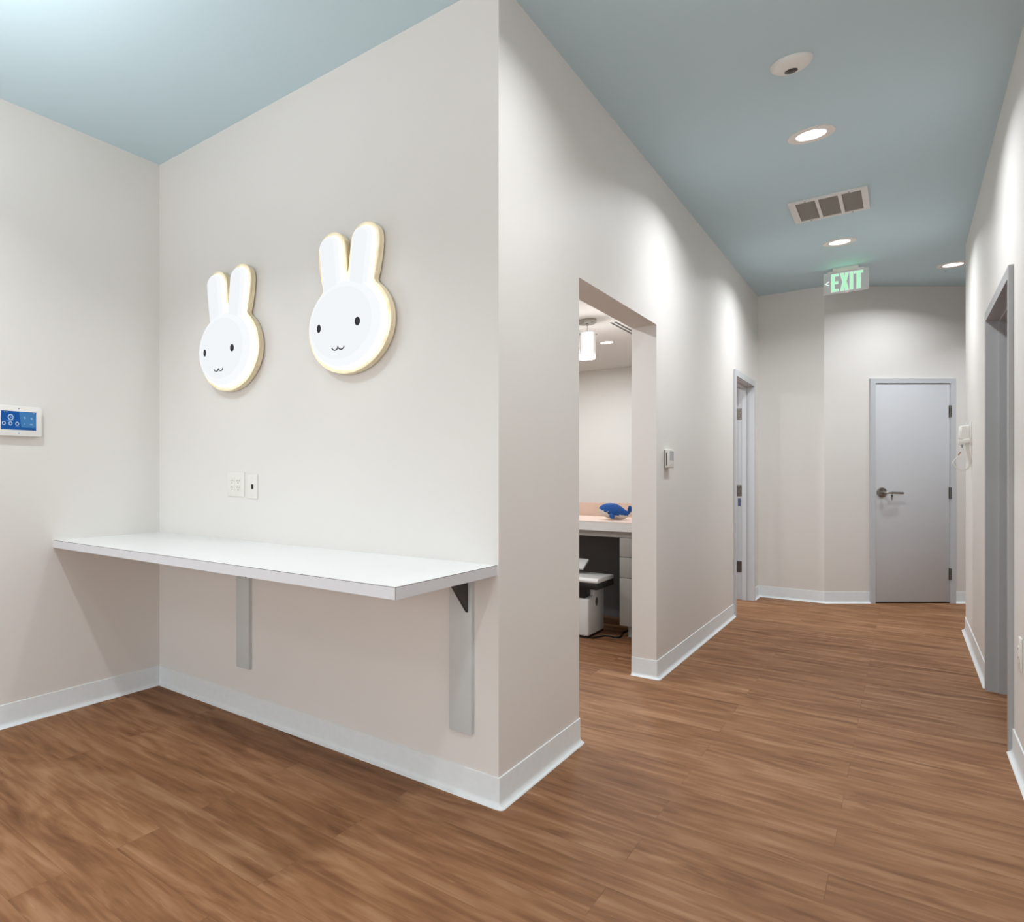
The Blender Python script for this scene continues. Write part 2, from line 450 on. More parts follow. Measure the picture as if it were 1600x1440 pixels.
# open door in the hall left wall (near the end): frame through the wall, leaf swung into the room
d = rot_door('door_2', 'narrow view of an open white door with three hinges in the left hall wall', (XH, 0, 0), 0)
a, b = d1a, d1b
def jamb_frame(x_out, x_in, sgn, s0=.047, s1=.083):
    """steel frame: face on the hall side, rabbets and a stop; sgn = +1 if the hall lies at +x"""
    bs = []
    xo = x_out+sgn*.016
    lo, hi = sorted((xo, x_in-sgn*.004))
    st = sorted((x_out-sgn*s0, x_out-sgn*s1))
    fl, fh = sorted((xo, x_out))
    bm = bmesh.new()
    # faces
    box_bm(bm, fl, fh, a-.05, a, 0, DH+.05); box_bm(bm, fl, fh, b, b+.05, 0, DH+.05); box_bm(bm, fl, fh, a, b, DH, DH+.05)
    # linings
    box_bm(bm, lo, hi, a, a+.004, 0, DH); box_bm(bm, lo, hi, b-.004, b, 0, DH); box_bm(bm, lo, hi, a+.004, b-.004, DH-.004, DH)
    # stops
    box_bm(bm, st[0], st[1], a+.004, a+.02, 0, DH-.004); box_bm(bm, st[0], st[1], b-.02, b-.004, 0, DH-.004); box_bm(bm, st[0], st[1], a+.02, b-.02, DH-.02, DH-.004)
    return bm
fr2 = obj('door_frame', jamb_frame(0, -T, 1), 'frame', d, smooth=False)
leaf = obj('door_leaf', boxes((-.965, 0, -.044, 0, .014, DH-.006), bevel=.002), 'leaf', d)
leaf.location = (-T-.008, b-.004, 0); leaf.rotation_euler = (0, 0, -math.radians(20))
for z in (1.866, 1.096, .33):
    bm = bmesh.new()
    box_bm(bm, 0, .048, -.003, 0, -.057, .057)
    for k in range(5):
        z0 = -.057+k*.0228
        lathe([(0, z0+.001), (.0075, z0+.001), (.0075, z0+.0218), (0, z0+.0218)], 12, (-.006, -.006, 0), bm=bm)
    h = obj('hinge', bm, 'hinge', fr2); h.location = (-T+.001, b-.004, z)
    bm = bmesh.new()
    for k, zz in enumerate((-.044, -.016, .016, .044)):
        lathe([(0, -.0042), (.0032, -.0042), (.0045, -.003), (.0045, 0)], 10, (.024 if k % 2 else .037, 0, zz), axis='y', bm=bm)
    s = obj('hinge_screws', bm, 'chrome', fr2); s.location = (-T+.001, b-.004, z)
obj('rating_label', boxes((-T+.018, -T+.04, b-.0052, b-.004, .94, 1.02)), 'sticker', d, smooth=False)
bm = bmesh.new()
for z0, z1 in ((.946, .958), (.964, .975), (.982, .990), (1.0, 1.012)): box_bm(bm, -T+.026, -T+.038, b-.0058, b-.0052, z0, z1)
obj('label_print', bm, 'sticker_blue', d, smooth=False)

# grey doorway in the right wall, leaf swung into the side room
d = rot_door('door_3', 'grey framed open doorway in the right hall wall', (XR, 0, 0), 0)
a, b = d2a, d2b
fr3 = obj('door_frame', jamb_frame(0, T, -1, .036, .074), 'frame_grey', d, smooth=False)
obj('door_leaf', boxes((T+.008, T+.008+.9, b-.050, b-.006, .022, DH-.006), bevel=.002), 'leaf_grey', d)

# ------------------------------------------------------------------ counter with its two brackets
cx0, cx1, cy0, cz = XL, XH-.006, 1.706, .907
ct = obj('countertop', boxes((cx0, cx1-.0015, cy0+.0015, YA, cz-.0385, cz)), 'laminate', smooth=False)
tag(ct, 'long white laminate countertop fixed to the alcove wall below the lamps', 'countertop')
obj('edge_band', boxes((cx0, cx1, cy0, cy0+.0015, cz-.0385, cz-.0016), (cx1-.0015, cx1, cy0, YA, cz-.0385, cz-.0016)), 'edge', ct, smooth=False)
obj('edge_seam', boxes((cx0, cx1, cy0, cy0+.0015, cz-.0016, cz), (cx1-.0015, cx1, cy0, YA, cz-.0016, cz), (cx1-.0012, cx1+.0002, cy0-.0002, cy0+.0012, cz-.0385, cz)), 'seam', ct, smooth=False)

def bracket(x, label):
    r = empty('wall_mounted_bracket', label, 'bracket', (x, YA, .25), 0, group='brackets under the alcove counter')
    obj('upright_plate', boxes((-.046, .046, -.024, 0, 0, cz-.0385-.25), bevel=.003), 'bracket_white', r)
    zt = cz-.0385-.25-.0005
    obj('gusset', prism([(-.024, zt), (-.175, zt), (-.175, zt-.006), (-.026, zt-.15), (-.024, zt-.15)], 'x', .024, .033), 'black_steel', r, smooth=False)
    return r
bracket(-1.2175, 'grey upright bracket with black gusset under the right end of the counter')
bracket(-2.42, 'grey upright bracket under the middle of the white counter')

# ------------------------------------------------------------------ rabbit lamps
def rabbit_outline(off=0.):
    """outline of face and ears in (x, z), centred on the face, counter-clockwise; off grows it"""
    A, B = .2035, .195
    pts = []
    ear = [(.121, .157), (.129, .19), (.137, .235), (.143, .285), (.1455, .33)]
    r = .0560; ex, ez = .0895, .3540
    for k in range(1, 14):
        t = k/14*PI
        ear.append((ex+r*math.cos(t), ez+r*math.sin(t)))
    ear += [(.0315, .33), (.0255, .28), (.0195, .23), (.0165, .194)]
    t0 = math.atan2(.157/B, .121/A)
    pts = ear + [(-x, z) for x, z in ear[::-1]]
    n = 70
    tl = PI-t0
    for k in range(1, n):
        t = tl+((2*PI+t0)-tl)*k/n
        pts.append((A*math.cos(t), B*math.sin(t)))
    if off:
        out = []
        m = len(pts)
        for i in range(m):
            p, q = Vector(pts[i-1]), Vector(pts[(i+1) % m])
            tdir = (q-p).normalized(); nn = Vector((tdir.y, -tdir.x))
            v = Vector(pts[i])+nn*off
            out.append((v.x, v.y))
        # keep the cleft between the ears open
        pts = [(x if abs(x) > .0045 or z < .1 else math.copysign(.0045, pts[i][0]), z) for i, (x, z) in enumerate(out)]
    return pts

def ply_outline():
    """outline of the wider plywood board behind the cover (the two ears merge low down)"""
    g = .0185
    A, B = .2035+g, .195+g
    r = .0560+g; ex, ez = .0895, .3540
    a0 = PI
    ear = [(.1360, .178), (.1465, .215), (.1558, .26), (.1622, .305), (.1643, .34)]
    for k in range(1, 22):
        t = a0*k/21
        ear.append((ex+r*math.cos(t), ez+r*math.sin(t)))
    ear += [(.0130, .33), (.0072, .28), (.0030, .245), (0, .232)]
    left = [(-x, z) for x, z in ear[::-1]][1:]
    pts = ear+left
    t0 = math.atan2(.178/B, .1360/A)
    for k in range(1, 72):
        t = PI-t0+(PI+2*t0)*k/72
        pts.append((A*math.cos(t), B*math.sin(t)))
    return pts

FA, FB = .2035, .195
def face_y(x, z):
    s = min(1, math.hypot(x/FA, z/FB))
    return -.053-.071*math.sqrt(max(0, 1-s**3.2))

def rabbit_lamp(x, z, label):
    r = empty('rabbit_lamp', label, 'lamp', (x, YA, z), 0, group='rabbit lamps on the alcove wall')
    obj('mounting_base', boxes((-.09, .09, -.012, 0, -.09, .09), bevel=.003), 'plastic', r)
    obj('wooden_body', prism(ply_outline(), 'y', -.047, -.012), 'wood', r, angle=40)
    # glowing cover: skirt following the outline, domed face, puffed ears
    o = rabbit_outline(0)
    n = len(o)
    bm = bmesh.new()
    A = [bm.verts.new((px, -.046, pz)) for px, pz in o]; B = [bm.verts.new((px, -.053, pz)) for px, pz in o]
    for k in range(n): bm.faces.new((A[k], A[(k+1) % n], B[(k+1) % n], B[k])).material_index = 2
    bm.faces.new(B)
    N = 72; prev = None
    for s in (1, .995, .98, .955, .92, .87, .8, .7, .58, .44, .28, .12):
        ring = [bm.verts.new((FA*s*math.cos(2*PI*k/N), face_y(FA*s, 0), FB*s*math.sin(2*PI*k/N))) for k in range(N)]
        if prev:
            for k in range(N): bm.faces.new((prev[k], prev[(k+1) % N], ring[(k+1) % N], ring[k])).material_index = 2 if s > .94 else int(s > .75)
        prev = ring
    bm.faces.new(prev)
    for sgn in (1, -1):
        spine = [(.065+.0245*t/10, .12+.234*t/10) for t in range(11)]
        def halfw(t): return .0510+.005*min(1, t/8)
        prev = None
        for s in (1, .985, .95, .89, .8, .66, .48, .28, .1):
            h = -.053-.036*math.sqrt(max(0, 1-s**3))
            pts = []
            for t in range(11): pts.append((spine[t][0]+halfw(t)*s, spine[t][1]))
            for k in range(1, 12):
                q = k/12*PI
                pts.append((spine[10][0]+halfw(10)*s*math.cos(q), spine[10][1]+halfw(10)*s*math.sin(q)))
            for t in range(10, -1, -1): pts.append((spine[t][0]-halfw(t)*s, spine[t][1]))
            ring = [bm.verts.new((sgn*px, h, pz)) for px, pz in pts]
            if prev:
                for k in range(len(ring)-1): bm.faces.new((prev[k], prev[k+1], ring[k+1], ring[k])).material_index = 2 if s > .9 else int(s > .6)
            prev = ring
        bm.faces.new(prev)
    bmesh.ops.recalc_face_normals(bm, faces=bm.faces)
    obj('acrylic_cover', bm, ['glow', 'glow_mid', 'glow_rim'], r, angle=50)
    for sx in (-1, 1):
        bm = bmesh.new(); prev = None
        for rr in (1, .7, .35):
            ring = []
            for k in range(28):
                t = 2*PI*k/28
                ex, ez = sx*.1035+.0125*rr*math.cos(t), -.013+.0185*rr*math.sin(t)
                ring.append(bm.verts.new((ex, face_y(ex, ez)-.0018, ez)))
            if prev:
                for k in range(28): bm.faces.new((prev[k], prev[(k+1) % 28], ring[(k+1) % 28], ring[k]))
            prev = ring
        bm.faces.new(prev)
        bmesh.ops.solidify(bm, geom=bm.faces[:], thickness=.0012)
        obj('eye', bm, 'ink', r)
    pts = []
    for cx in (-.0165, .0165):
        for k in range(10):
            t = PI+PI*k/9; px, pz = cx+.0160*math.cos(t), -.106+.0125*math.sin(t)
            pts.append((px, face_y(px, pz)-.001, pz))
    obj('mouth', tube(pts, .0027, 8), 'ink', r)
    return r
rabbit_lamp(-1.7335, 1.9065, 'glowing white rabbit face wall lamp nearer the outer corner')
rabbit_lamp(-2.499, 1.9005, 'glowing white rabbit face wall lamp nearer the left wall')

# ------------------------------------------------------------------ alcove wall plates
r = empty('wall_outlet', 'white double gang outlet plate with four sockets above the counter', 'outlet', (-2.489, YA, 1.198))
obj('cover_plate', boxes((-.0635, .0635, -.006, 0, -.0635, .0635), bevel=.002), 'outlet', r)
for x in (-.024, .022):
    rc = obj('receptacle', boxes((x-.0165, x+.0165, -.0085, -.005, -.034, .034), bevel=.001), 'outlet', r)
    for z in (.017, -.018):
        obj('socket_slot', boxes((x-.0085, x-.0060, -.0089, -.008, z-.001, z+.007)), 'slot', rc, smooth=False)
        obj('socket_slot', boxes((x+.0050, x+.0075, -.0089, -.008, z, z+.006)), 'slot', rc, smooth=False)
        obj('ground_hole', lathe([(0, -.0089), (.0026, -.0089), (.0026, -.008)], 12, (x, 0, z-.009), axis='y'), 'slot', rc)
r = empty('wall_jack', 'white single plate with a black jack beside the outlet', 'jack', (-2.3645, YA, 1.188))
obj('cover_plate', boxes((-.0355, .0355, -.006, 0, -.0625, .0625), bevel=.002), 'outlet', r)
obj('jack', boxes((-.0085, .0075, -.0085, -.005, -.013, .012), bevel=.0012), 'black', r)
for z in (.046, -.046): obj('screw', lathe([(0, -.0072), (.003, -.007), (.0035, -.006)], 14, (0, 0, z), axis='y'), 'plastic_cool', r)

# ------------------------------------------------------------------ touch panel on the left wall (local x = +x into the room)
r = empty('touch_panel', 'white touch panel with a blue screen on the left wall', 'panel', (XL, 1.516, 1.516))
PW, PH = .114, .075
obj('wall_mount', boxes((0, .012, -PW+.02, PW-.02, -PH+.015, PH-.02), bevel=.003), 'plastic_cool', r)
bm = bmesh.new()
box_bm(bm, .010, .024, -PW, PW, -PH, PH)
ed = [e for e in bm.edges if abs(e.verts[0].co.x-e.verts[1].co.x) > .001]
bmesh.ops.bevel(bm, geom=ed, offset=.010, segments=5, profile=.5, affect='EDGES')
bmesh.ops.bevel(bm, geom=[e for e in bm.edges if e.calc_face_angle(0) > .6], offset=.0018, segments=2, profile=.5, affect='EDGES')
hs = obj('housing', bm, 'plastic', r)
s0, s1, t0, t1 = -.101, .083, -.0445, .0475
scr = obj('screen', boxes((.0235, .0246, s0, s1, t0, t1)), 'screen', r, smooth=False)
bm = prism([(-.008, .046), (.074, .046), (.081, .034), (.0815, -.018), (.078, -.031), (.004, -.031), (.0, -.004)], 'x', .0246, .0249)
obj('screen_tile', bm, 'screen_light', scr, smooth=False)
def ring_icon(cy, cz_, R, w):
    obj('screen_button', lathe([(R-w, .0247), (R-w, .0252), (R, .0252), (R, .0247)], 28, (0, cy, cz_), axis='x'), 'icon', scr, smooth=False)
ring_icon(-.052, .017, .0145, .0038)
for cy in (-.087, -.053, -.018): ring_icon(cy, -.0145, .0095, .003)
def mark(y0, y1, z0, z1): obj('screen_mark', boxes((.0247, .0253, y0, y1, z0, z1)), 'icon_dim', scr, smooth=False)
mark(-.069, -.038, -.0015, .0008); mark(-.027, -.006, -.0302, -.0284)
for cy, c2 in ((.02, .018), (.057, .015)):
    obj('screen_icon', prism([(cy-.005, c2+.0045), (cy-.005, c2-.001), (cy-.001, c2-.001), (cy-.001, c2-.0055), (cy+.006, c2-.0055), (cy+.006, c2), (cy+.005, c2), (cy+.005, c2+.0045)], 'x', .0247, .0253), 'icon_dim', scr, smooth=False)
mark(.017, .025, -.0155, -.012); mark(.049, .063, -.018, -.0115)
mark(-.056, -.047, .0145, .019)
mark(-.087, -.080, .0395, .0425); mark(-.075, -.068, .0395, .0430); mark(.066, .078, .0415, .0440)
obj('camera_dot', lathe([(0, .0254), (.0022, .0254), (.0026, .0235)], 14, (0, -.009, .0615), axis='x'), 'slot', r)
obj('maker_mark', prism([(-.016, -.0625), (-.006, -.0625), (-.002, -.0575), (-.011, -.0575)], 'x', .0238, .0243), 'icon_dim', r, smooth=False)

# ------------------------------------------------------------------ ceiling fittings
def downlight(x, y, z, label, R=.099, rl=.062, group='recessed downlights in the blue ceiling', power=26., spread=152):
    r = empty('ceiling_downlight', label, 'ceiling light', (x, y, z), 0, group=group)
    k = R/.099
    obj('trim_ring', lathe([(rl, -.002), (rl+.002, -.0055), (R*.90, -.010), (R, -.006), (R, 0)], 56), 'trim_white', r)
    obj('lens', lathe([(0, -.0035), (rl, -.0035), (rl+.001, -.001)], 48), 'lens', r)
    lamp(x, y, z-.012, rl, power, spread)
    return r

def lamp(x, y, z, rad, power, spread=130, col=(.965, 1, 1.03)):
    L = bpy.data.lights.new('downlight_beam', 'AREA'); L.shape = 'DISK'; L.size = rad*2
    L.energy = power; L.color = col; L.spread = math.radians(spread)
    o = bpy.data.objects.new('downlight_beam', L); COL.objects.link(o)
    o.location = (x, y, z)
    return o

PWR = 20.; FILL = 142.
downlight(-.361, 4.69, H, 'round recessed downlight between the dome sensor and the vent', power=PWR)
downlight(-.366, 7.00, H, 'round recessed downlight just in front of the exit sign', power=PWR)
downlight(.298, 8.45, H, 'round recessed downlight past the end of the right wall', power=12, spread=146)
downlight(-.361, 2.37, H, 'round recessed downlight nearer than the dome sensor, above the outer corner', power=13)

# unseen lamps of alcove and hall row; lobby and side-passage ones added as fill
for x, y, p in ((-2.3, .64, 19), (-.36, .05, 13), (-2.1, -2.0, 18), (-.36, -2.3, 18), (1.6, -2.0, 48), (1.5, 9.2, 18)):
    lamp(x, y, H-.012, .062, p)

# added unseen fill light aimed up to brighten the alcove ceiling
L = bpy.data.lights.new('alcove_up_fill', 'AREA'); L.shape = 'DISK'; L.size = .24; L.energy = 11; L.color = (.98, 1, 1.02)
o = bpy.data.objects.new('alcove_up_fill', L); COL.objects.link(o); o.location = (-2.1, .83, 2.25); o.rotation_euler = (PI, 0, 0)

# added soft fill from behind the viewer, set in a made-up window opening
L = bpy.data.lights.new('lobby_fill', 'AREA'); L.shape = 'RECTANGLE'; L.size = 5.5; L.size_y = 2.2; L.energy = FILL; L.color = (.96, .99, 1.02)
o = bpy.data.objects.new('lobby_fill', L); COL.objects.link(o); o.location = (.2, -4.62, 1.55); o.rotation_euler = (PI/2, 0, 0)

r = empty('occupancy_sensor', 'white dome sensor with dark centre on the hall ceiling', 'sensor', (-.362, 3.815, H))
prof = [(.076, 0), (.076, -.004)]+[(.074*math.cos(t), -.004-.034*math.sin(t)) for t in [PI/2*k/10 for k in range(1, 8)]]+[(.024, -.0375)]
obj('dome', lathe(prof+[(0, -.0378)], 48), 'plastic', r)
obj('sensor_lens', lathe([(.0235, -.0365), (.0235, -.039), (.021, -.0405), (.014, -.0425), (0, -.044)], 36), 'dark_lens', r)

x0, x1, y0, y1 = -.566, -.170, 5.766, 6.245
r = empty('ceiling_vent', 'white ceiling vent with three dark mesh panels in the hall', 'vent', ((x0+x1)/2, (y0+y1)/2, H))
w, l = (x1-x0)/2, (y1-y0)/2
pan = [(-w+.035, -w+.035+.102), (-w+.154, -w+.154+.098), (-w+.270, -w+.270+.095)]
my = .032
bs = [(-w, w, -l, -l+my, -.012, 0), (-w, w, l-my, l, -.012, 0)]
xs = [-w]+[v for p in pan for v in p]+[w]
for i in range(0, len(xs), 2): bs.append((xs[i], xs[i+1], -l+my, l-my, -.012, 0))
obj('vent_frame', boxes(*bs), 'vent_white', r, smooth=False)
for p in pan: obj('mesh_panel', boxes((p[0], p[1], -l+my, l-my, -.006, -.002)), 'grille', r, smooth=False)
for sx in (-.11, .11):
    for sy in (-l+my/2, l-my/2):
        obj('screw', lathe([(0, -.0145), (.004, -.014), (.005, -.012)], 12, (sx, sy, 0)), 'hinge', r)

# ------------------------------------------------------------------ exit sign
r = empty('exit_sign', 'green lettered exit sign hanging from the hall ceiling', 'sign', (-.372, 7.88, H))
obj('canopy', boxes((-.085, .085, -.028, .028, -.026, 0), bevel=.004), 'vent_white', r)
obj('channel', boxes((-.12, .12, -.009, .009, -.036, -.024), bevel=.002), 'vent_white', r)
pnl = obj('acrylic_panel', boxes((-.150, .150, -.004, .004, -.226, -.034), bevel=.002), 'acrylic', r)
LZ0, LZ1 = -.205, -.052
def letter(polys, x, w, m, y0, y1, parent, name, grow=0.):
    bm = bmesh.new()
    for poly in polys:
        A = [bm.verts.new((x+px*w, y0, LZ0+pz*(LZ1-LZ0))) for px, pz in poly]
        B = [bm.verts.new((x+px*w, y1, LZ0+pz*(LZ1-LZ0))) for px, pz in poly]
        n = len(poly)
        bm.faces.new(A); bm.faces.new(B[::-1])
        for i in range(n): bm.faces.new((A[i], B[i], B[(i+1) % n], A[(i+1) % n]))
    bmesh.ops.recalc_face_normals(bm, faces=bm.faces)
    return obj(name, bm, m, parent, smooth=False)
def glyphs(g, b=0.):
    """letters as polygons; g grows each by about the outline width"""
    a = g
    E = [[(-a, -b), (1+a, -b), (1+a, .115+b), (.42+a, .115+b), (.42+a, .44-b), (.92+a, .44-b), (.92+a, .56+b), (.42+a, .56+b), (.42+a, .885-b), (1+a, .885-b), (1+a, 1+b), (-a, 1+b)]]
    X = [[(-a, -b), (.38+a, -b), (.5, .26-b*1.2), (.62-a, -b), (1+a, -b), (.70+a, .5), (1+a, 1+b), (.62-a, 1+b), (.5, .74+b*1.2), (.38+a, 1+b), (-a, 1+b), (.30-a, .5)]]
    I = [[(-a, -b), (1+a, -b), (1+a, 1+b), (-a, 1+b)]]
    Tt = [[(.31-a, -b), (.69+a, -b), (.69+a, .885-b), (1+a, .885-b), (1+a, 1+b), (-a, 1+b), (-a, .885-b), (.31-a, .885-b)]]
    return E, X, I, Tt
# outline behind, green in front
LX = [(-.096, .048), (-.036, .055), (.028, .018), (.056, .055)]
for (x, w), nm, po in zip(LX, ('letter_e', 'letter_x', 'letter_i', 'letter_t'), glyphs(.0)):
    gr = .003/w
    pb = glyphs(gr, .0035/.153)[('letter_e', 'letter_x', 'letter_i', 'letter_t').index(nm)]
    letter(pb, x, w, 'exit_white', -.0048, -.0042, pnl, nm+'_outline')
    letter(po, x, w, 'green', -.0056, -.0046, pnl, nm)
ch = [(-.143, -.128), (-.112, -.106), (-.107, -.114), (-.130, -.128), (-.107, -.142), (-.112, -.150)]
obj('arrow', prism(ch, 'y', -.0056, -.0044), 'exit_white', pnl, smooth=False)
obj('test_light', lathe([(0, -.2285), (.003, -.228), (.004, -.225)], 12, (.012, -.004, 0)), 'amber', r)
L = bpy.data.lights.new('exit_glow', 'AREA'); L.shape = 'RECTANGLE'; L.size = .22; L.size_y = .06; L.energy = .05; L.color = (.2, 1, .5); L.spread = math.radians(120)
o = bpy.data.objects.new('exit_glow', L); COL.objects.link(o); o.location = (-.372, 7.82, H-.15); o.rotation_euler = (math.radians(-150), 0, 0)

# ------------------------------------------------------------------ hall wall fittings
r = empty('wall_mounted_thermostat', 'white thermostat with grey display right of the cased opening', 'thermostat', (XH, 4.838, 1.352))
obj('back_plate', boxes((0, .005, -.058, .058, -.052, .054), bevel=.001), 'slot', r)
tb = obj('body', boxes((.004, .030, -.062, .062, -.058, .060), bevel=.005, seg=3), 'plastic_cool', r)
obj('display', boxes((.0295, .0305, -.047, .05, -.012, .047)), 'frame_grey', r, smooth=False)
obj('side_slot', boxes((.013, .018, -.0625, -.0615, -.045, .037)), 'slot', r, smooth=False)
obj('mode_button', lathe([(0, .0312), (.004, .031), (.0045, .0295)], 14, (0, 0, -.037), axis='x'), 'frame_grey', r)

r = empty('wall_handset', 'white wall handset with looped strap near the end of the right wall', 'handset', (XR, 7.12, 1.55))
obj('back_plate', boxes((-.011, 0, -.028, .028, -.085, .085), bevel=.003), 'plastic_cool', r)
hb = obj('handset_body', prism([(-.011, .066), (-.064, .058), (-.066, -.020), (-.062, -.035), (-.011, -.045)], 'y', -.024, .024, bevel=.005), 'plastic', r)
obj('cradle', prism([(-.009, -.032), (-.022, -.036), (-.066, -.044), (-.068, -.046), (-.066, -.076), (-.058, -.082), (-.03, -.070), (-.009, -.064)], 'y', -.029, .029, bevel=.003), 'plastic_cool', r)
obj('latch', boxes((-.050, -.022, -.025, -.022, -.026, .056)), 'plastic_cool', r, smooth=False)
pts = spline([(-.024, 0, -.066), (-.020, 0, -.11), (-.013, 0, -.16), (-.0085, 0, -.205), (-.013, 0, -.238), (-.027, 0, -.259), (-.045, 0, -.266), (-.064, 0, -.260), (-.081, 0, -.240), (-.096, 0, -.203)], 5)
bm = bmesh.new(); rows = []
for i, p in enumerate(pts):
    dd = (pts[min(i+1, len(pts)-1)]-pts[max(i-1, 0)]).normalized(); nn = Vector((dd.z, 0, -dd.x))*(.0095-.0055*min(1, i/30))
    hw = .016
    rows.append([bm.verts.new(p+nn+Vector((0, -hw, 0))), bm.verts.new(p-nn+Vector((0, -hw, 0))), bm.verts.new(p-nn+Vector((0, hw, 0))), bm.verts.new(p+nn+Vector((0, hw, 0)))])
for A, B in zip(rows, rows[1:]):
    for k in range(4): bm.faces.new((A[k], A[(k+1) % 4], B[(k+1) % 4], B[k]))
bm.faces.new(rows[0]); bm.faces.new(rows[-1][::-1])
bmesh.ops.recalc_face_normals(bm, faces=bm.faces)
obj('strap', bm, 'strap', r)
cord = spline([(-.049, 0, -.078), (-.048, 0, -.10), (-.052, 0, -.125), (-.064, 0, -.150), (-.08, 0, -.178), (-.096, 0, -.203)], 5)
cd = obj('cord', tube(cord, .0014, 8), 'plastic', r)
obj('cord_boot', tube([(-.049, 0, -.072), (-.048, 0, -.086), (-.0475, 0, -.1)], [.008, .006, .003], 12), 'frame_grey', r)
obj('bead', tube([(-.0555, 0, -.131), (-.061, 0, -.142), (-.068, 0, -.156)], [.0028, .0034, .0028], 10), 'tan_bead', r)

r = empty('wall_plate', 'white outlet plate low on the near end of the right wall', 'outlet', (XR, 4.232, .496))
obj('cover_plate', boxes((-.007, 0, -.037, .037, -.069, .069), bevel=.002), 'outlet', r)
rc = obj('receptacle', boxes((-.0095, -.006, -.0165, .0165, -.034, .034), bevel=.001), 'outlet', r)
for z in (.017, -.018):
    obj('socket_slot', boxes((-.0099, -.009, -.0075, -.005, z, z+.007)), 'slot', rc, smooth=False)
    obj('socket_slot', boxes((-.0099, -.009, .005, .0075, z, z+.006)), 'slot', rc, smooth=False)

# ------------------------------------------------------------------ reception room behind the opening
r = empty('reception_desk', 'grey desk with peach top seen through the cased opening', 'desk', (-2.2, 5.58, 0))
dx0, dx1 = -3.4+2.2, -1.235+2.2
obj('desk_top', boxes((dx0, dx1, .004, .82, .815, .884), bevel=0), 'laminate', r, smooth=False)
obj('peach_surface', boxes((dx0, dx1, 0.002, .82, .884, .8855)), 'peach', r, smooth=False)
obj('backsplash', boxes((dx0, dx1, .82, .838, .815, 1.004)), 'peach', r, smooth=False)
obj('apron', boxes((dx0, dx1, .035, .055, .768, .815)), 'desk_grey', r, smooth=False)
obj('back_panel', boxes((dx0, dx1, .80, .818, 0, .815)), 'desk_shade', r, smooth=False)
ux = -1.556+2.2
obj('carcass', boxes((ux+.002, dx1, .045, .6, .09, .766)), 'desk_grey', r, smooth=False)
for z0, z1 in ((.621, .765), (.463, .617), (.092, .459)):
    obj('drawer', boxes((ux, dx1-.004, .025, .045, z0, z1), bevel=.0015), 'desk_grey', r)
obj('toe_kick', boxes((ux+.045, dx1, .085, .1, 0, .09)), 'frame_grey', r, smooth=False)

# machine on the floor, partly under the desk
r = empty('office_machine', 'white boxy machine with black recess and round side vent under the desk', 'machine', (-1.90, 5.57, 0))
body = prism([(-.19, .016), (.19, .016), (.19, .383), (-.045, .383), (-.045, .31), (-.19, .300)], 'x', -.19, .19, bevel=.012, seg=3)
obj('body', body, 'machine_white', r)
obj('base', boxes((-.185, .185, -.185, .185, 0, .016)), 'black', r, smooth=False)
obj('recess', boxes((-.17, .16, -.17, -.043, .298, .384)), 'black', r, smooth=False)
obj('black_band', boxes((-.25, .266, -.225, .165, .383, .432), bevel=.004), 'black', r)
obj('top_tray', prism([(-.225, .432), (.165, .432), (.165, .462), (-.06, .470), (-.20, .466), (-.228, .45)], 'x', -.25, .267, bevel=.006), 'machine_white', r)
obj('tray_flap', prism([(-.02, .50), (-.03, .515), (.11, .575), (.115, .56)], 'x', -.25, .10, bevel=.003), 'machine_white', r)
obj('flap_arm', boxes((-.2, -.17, .02, .05, .465, .53)), 'machine_white', r, smooth=False)
v = obj('side_vent', lathe([(.034, .003), (.040, .004), (.043, .001), (.043, -.01)], 36, axis='x'), 'machine_white', r); v.location = (.19, -.005, .262)
bm = lathe([(0, .0015), (.035, .0015)], 36, axis='x')
vm = obj('vent_grille', bm, 'machine_grey', r); vm.location = (.19, -.005, .262)
cp = spline([(-1.69, 5.375, .012), (-1.68, 5.42, .008), (-1.655, 5.52, .006), (-1.62, 5.56, .006), (-1.565, 5.55, .006), (-1.55, 5.62, .006), (-1.575, 5.82, .006), (-1.50, 6.05, .006), (-1.46, 6.3, .006)], 7)
tag(obj('power_cord', tube(cp, .006, 8), 'black'), 'black power cord trailing on the floor beside the white machine', 'cord')

# plush whale: body along x, nose to the left
r = empty('plush_whale', 'blue and white plush whale lying on the desk', 'toy', (-1.68, 5.95, .8855))
bm = bmesh.new()
secs = []
#        x      z-centre  half-height  half-width
prof = [(-.126, .080, .004, .004), (-.122, .079, .018, .022), (-.112, .077, .033, .042), (-.095, .075, .046, .058), (-.07, .073, .057, .068), (-.04, .070, .064, .073),
        (-.01, .067, .0655, .073), (.025, .061, .060, .066), (.055, .054, .052, .055), (.08, .048, .043, .042), (.1, .046, .033, .031), (.118, .050, .024, .022), (.132, .060, .016, .016), (.142, .072, .009, .011)]
NS = 32; prev = None
for x, zc, hh, hw in prof:
    ring = []
    for k in range(NS):
        t = 2*PI*k/NS
        zz = zc+hh*math.sin(t)
        ring.append(bm.verts.new((x if x < 0 else x*.74, hw*math.cos(t), max(0.001, zz))))
    if prev:
        for k in range(NS):
            f = bm.faces.new((prev[k], prev[(k+1) % NS], ring[(k+1) % NS], ring[k]))
            zc_ = f.calc_center_median()
            lim = .094-.5*(zc_.x+.126) if zc_.x < -.02 else .041-.02*(zc_.x+.02)
            f.material_index = 1 if zc_.z < lim else 0
    else: bm.faces.new(ring[::-1])
    prev = ring
bm.faces.new(prev)
bmesh.ops.recalc_face_normals(bm, faces=bm.faces)
obj('body', bm, ['whale_blue', 'whale_white'], r, angle=80)
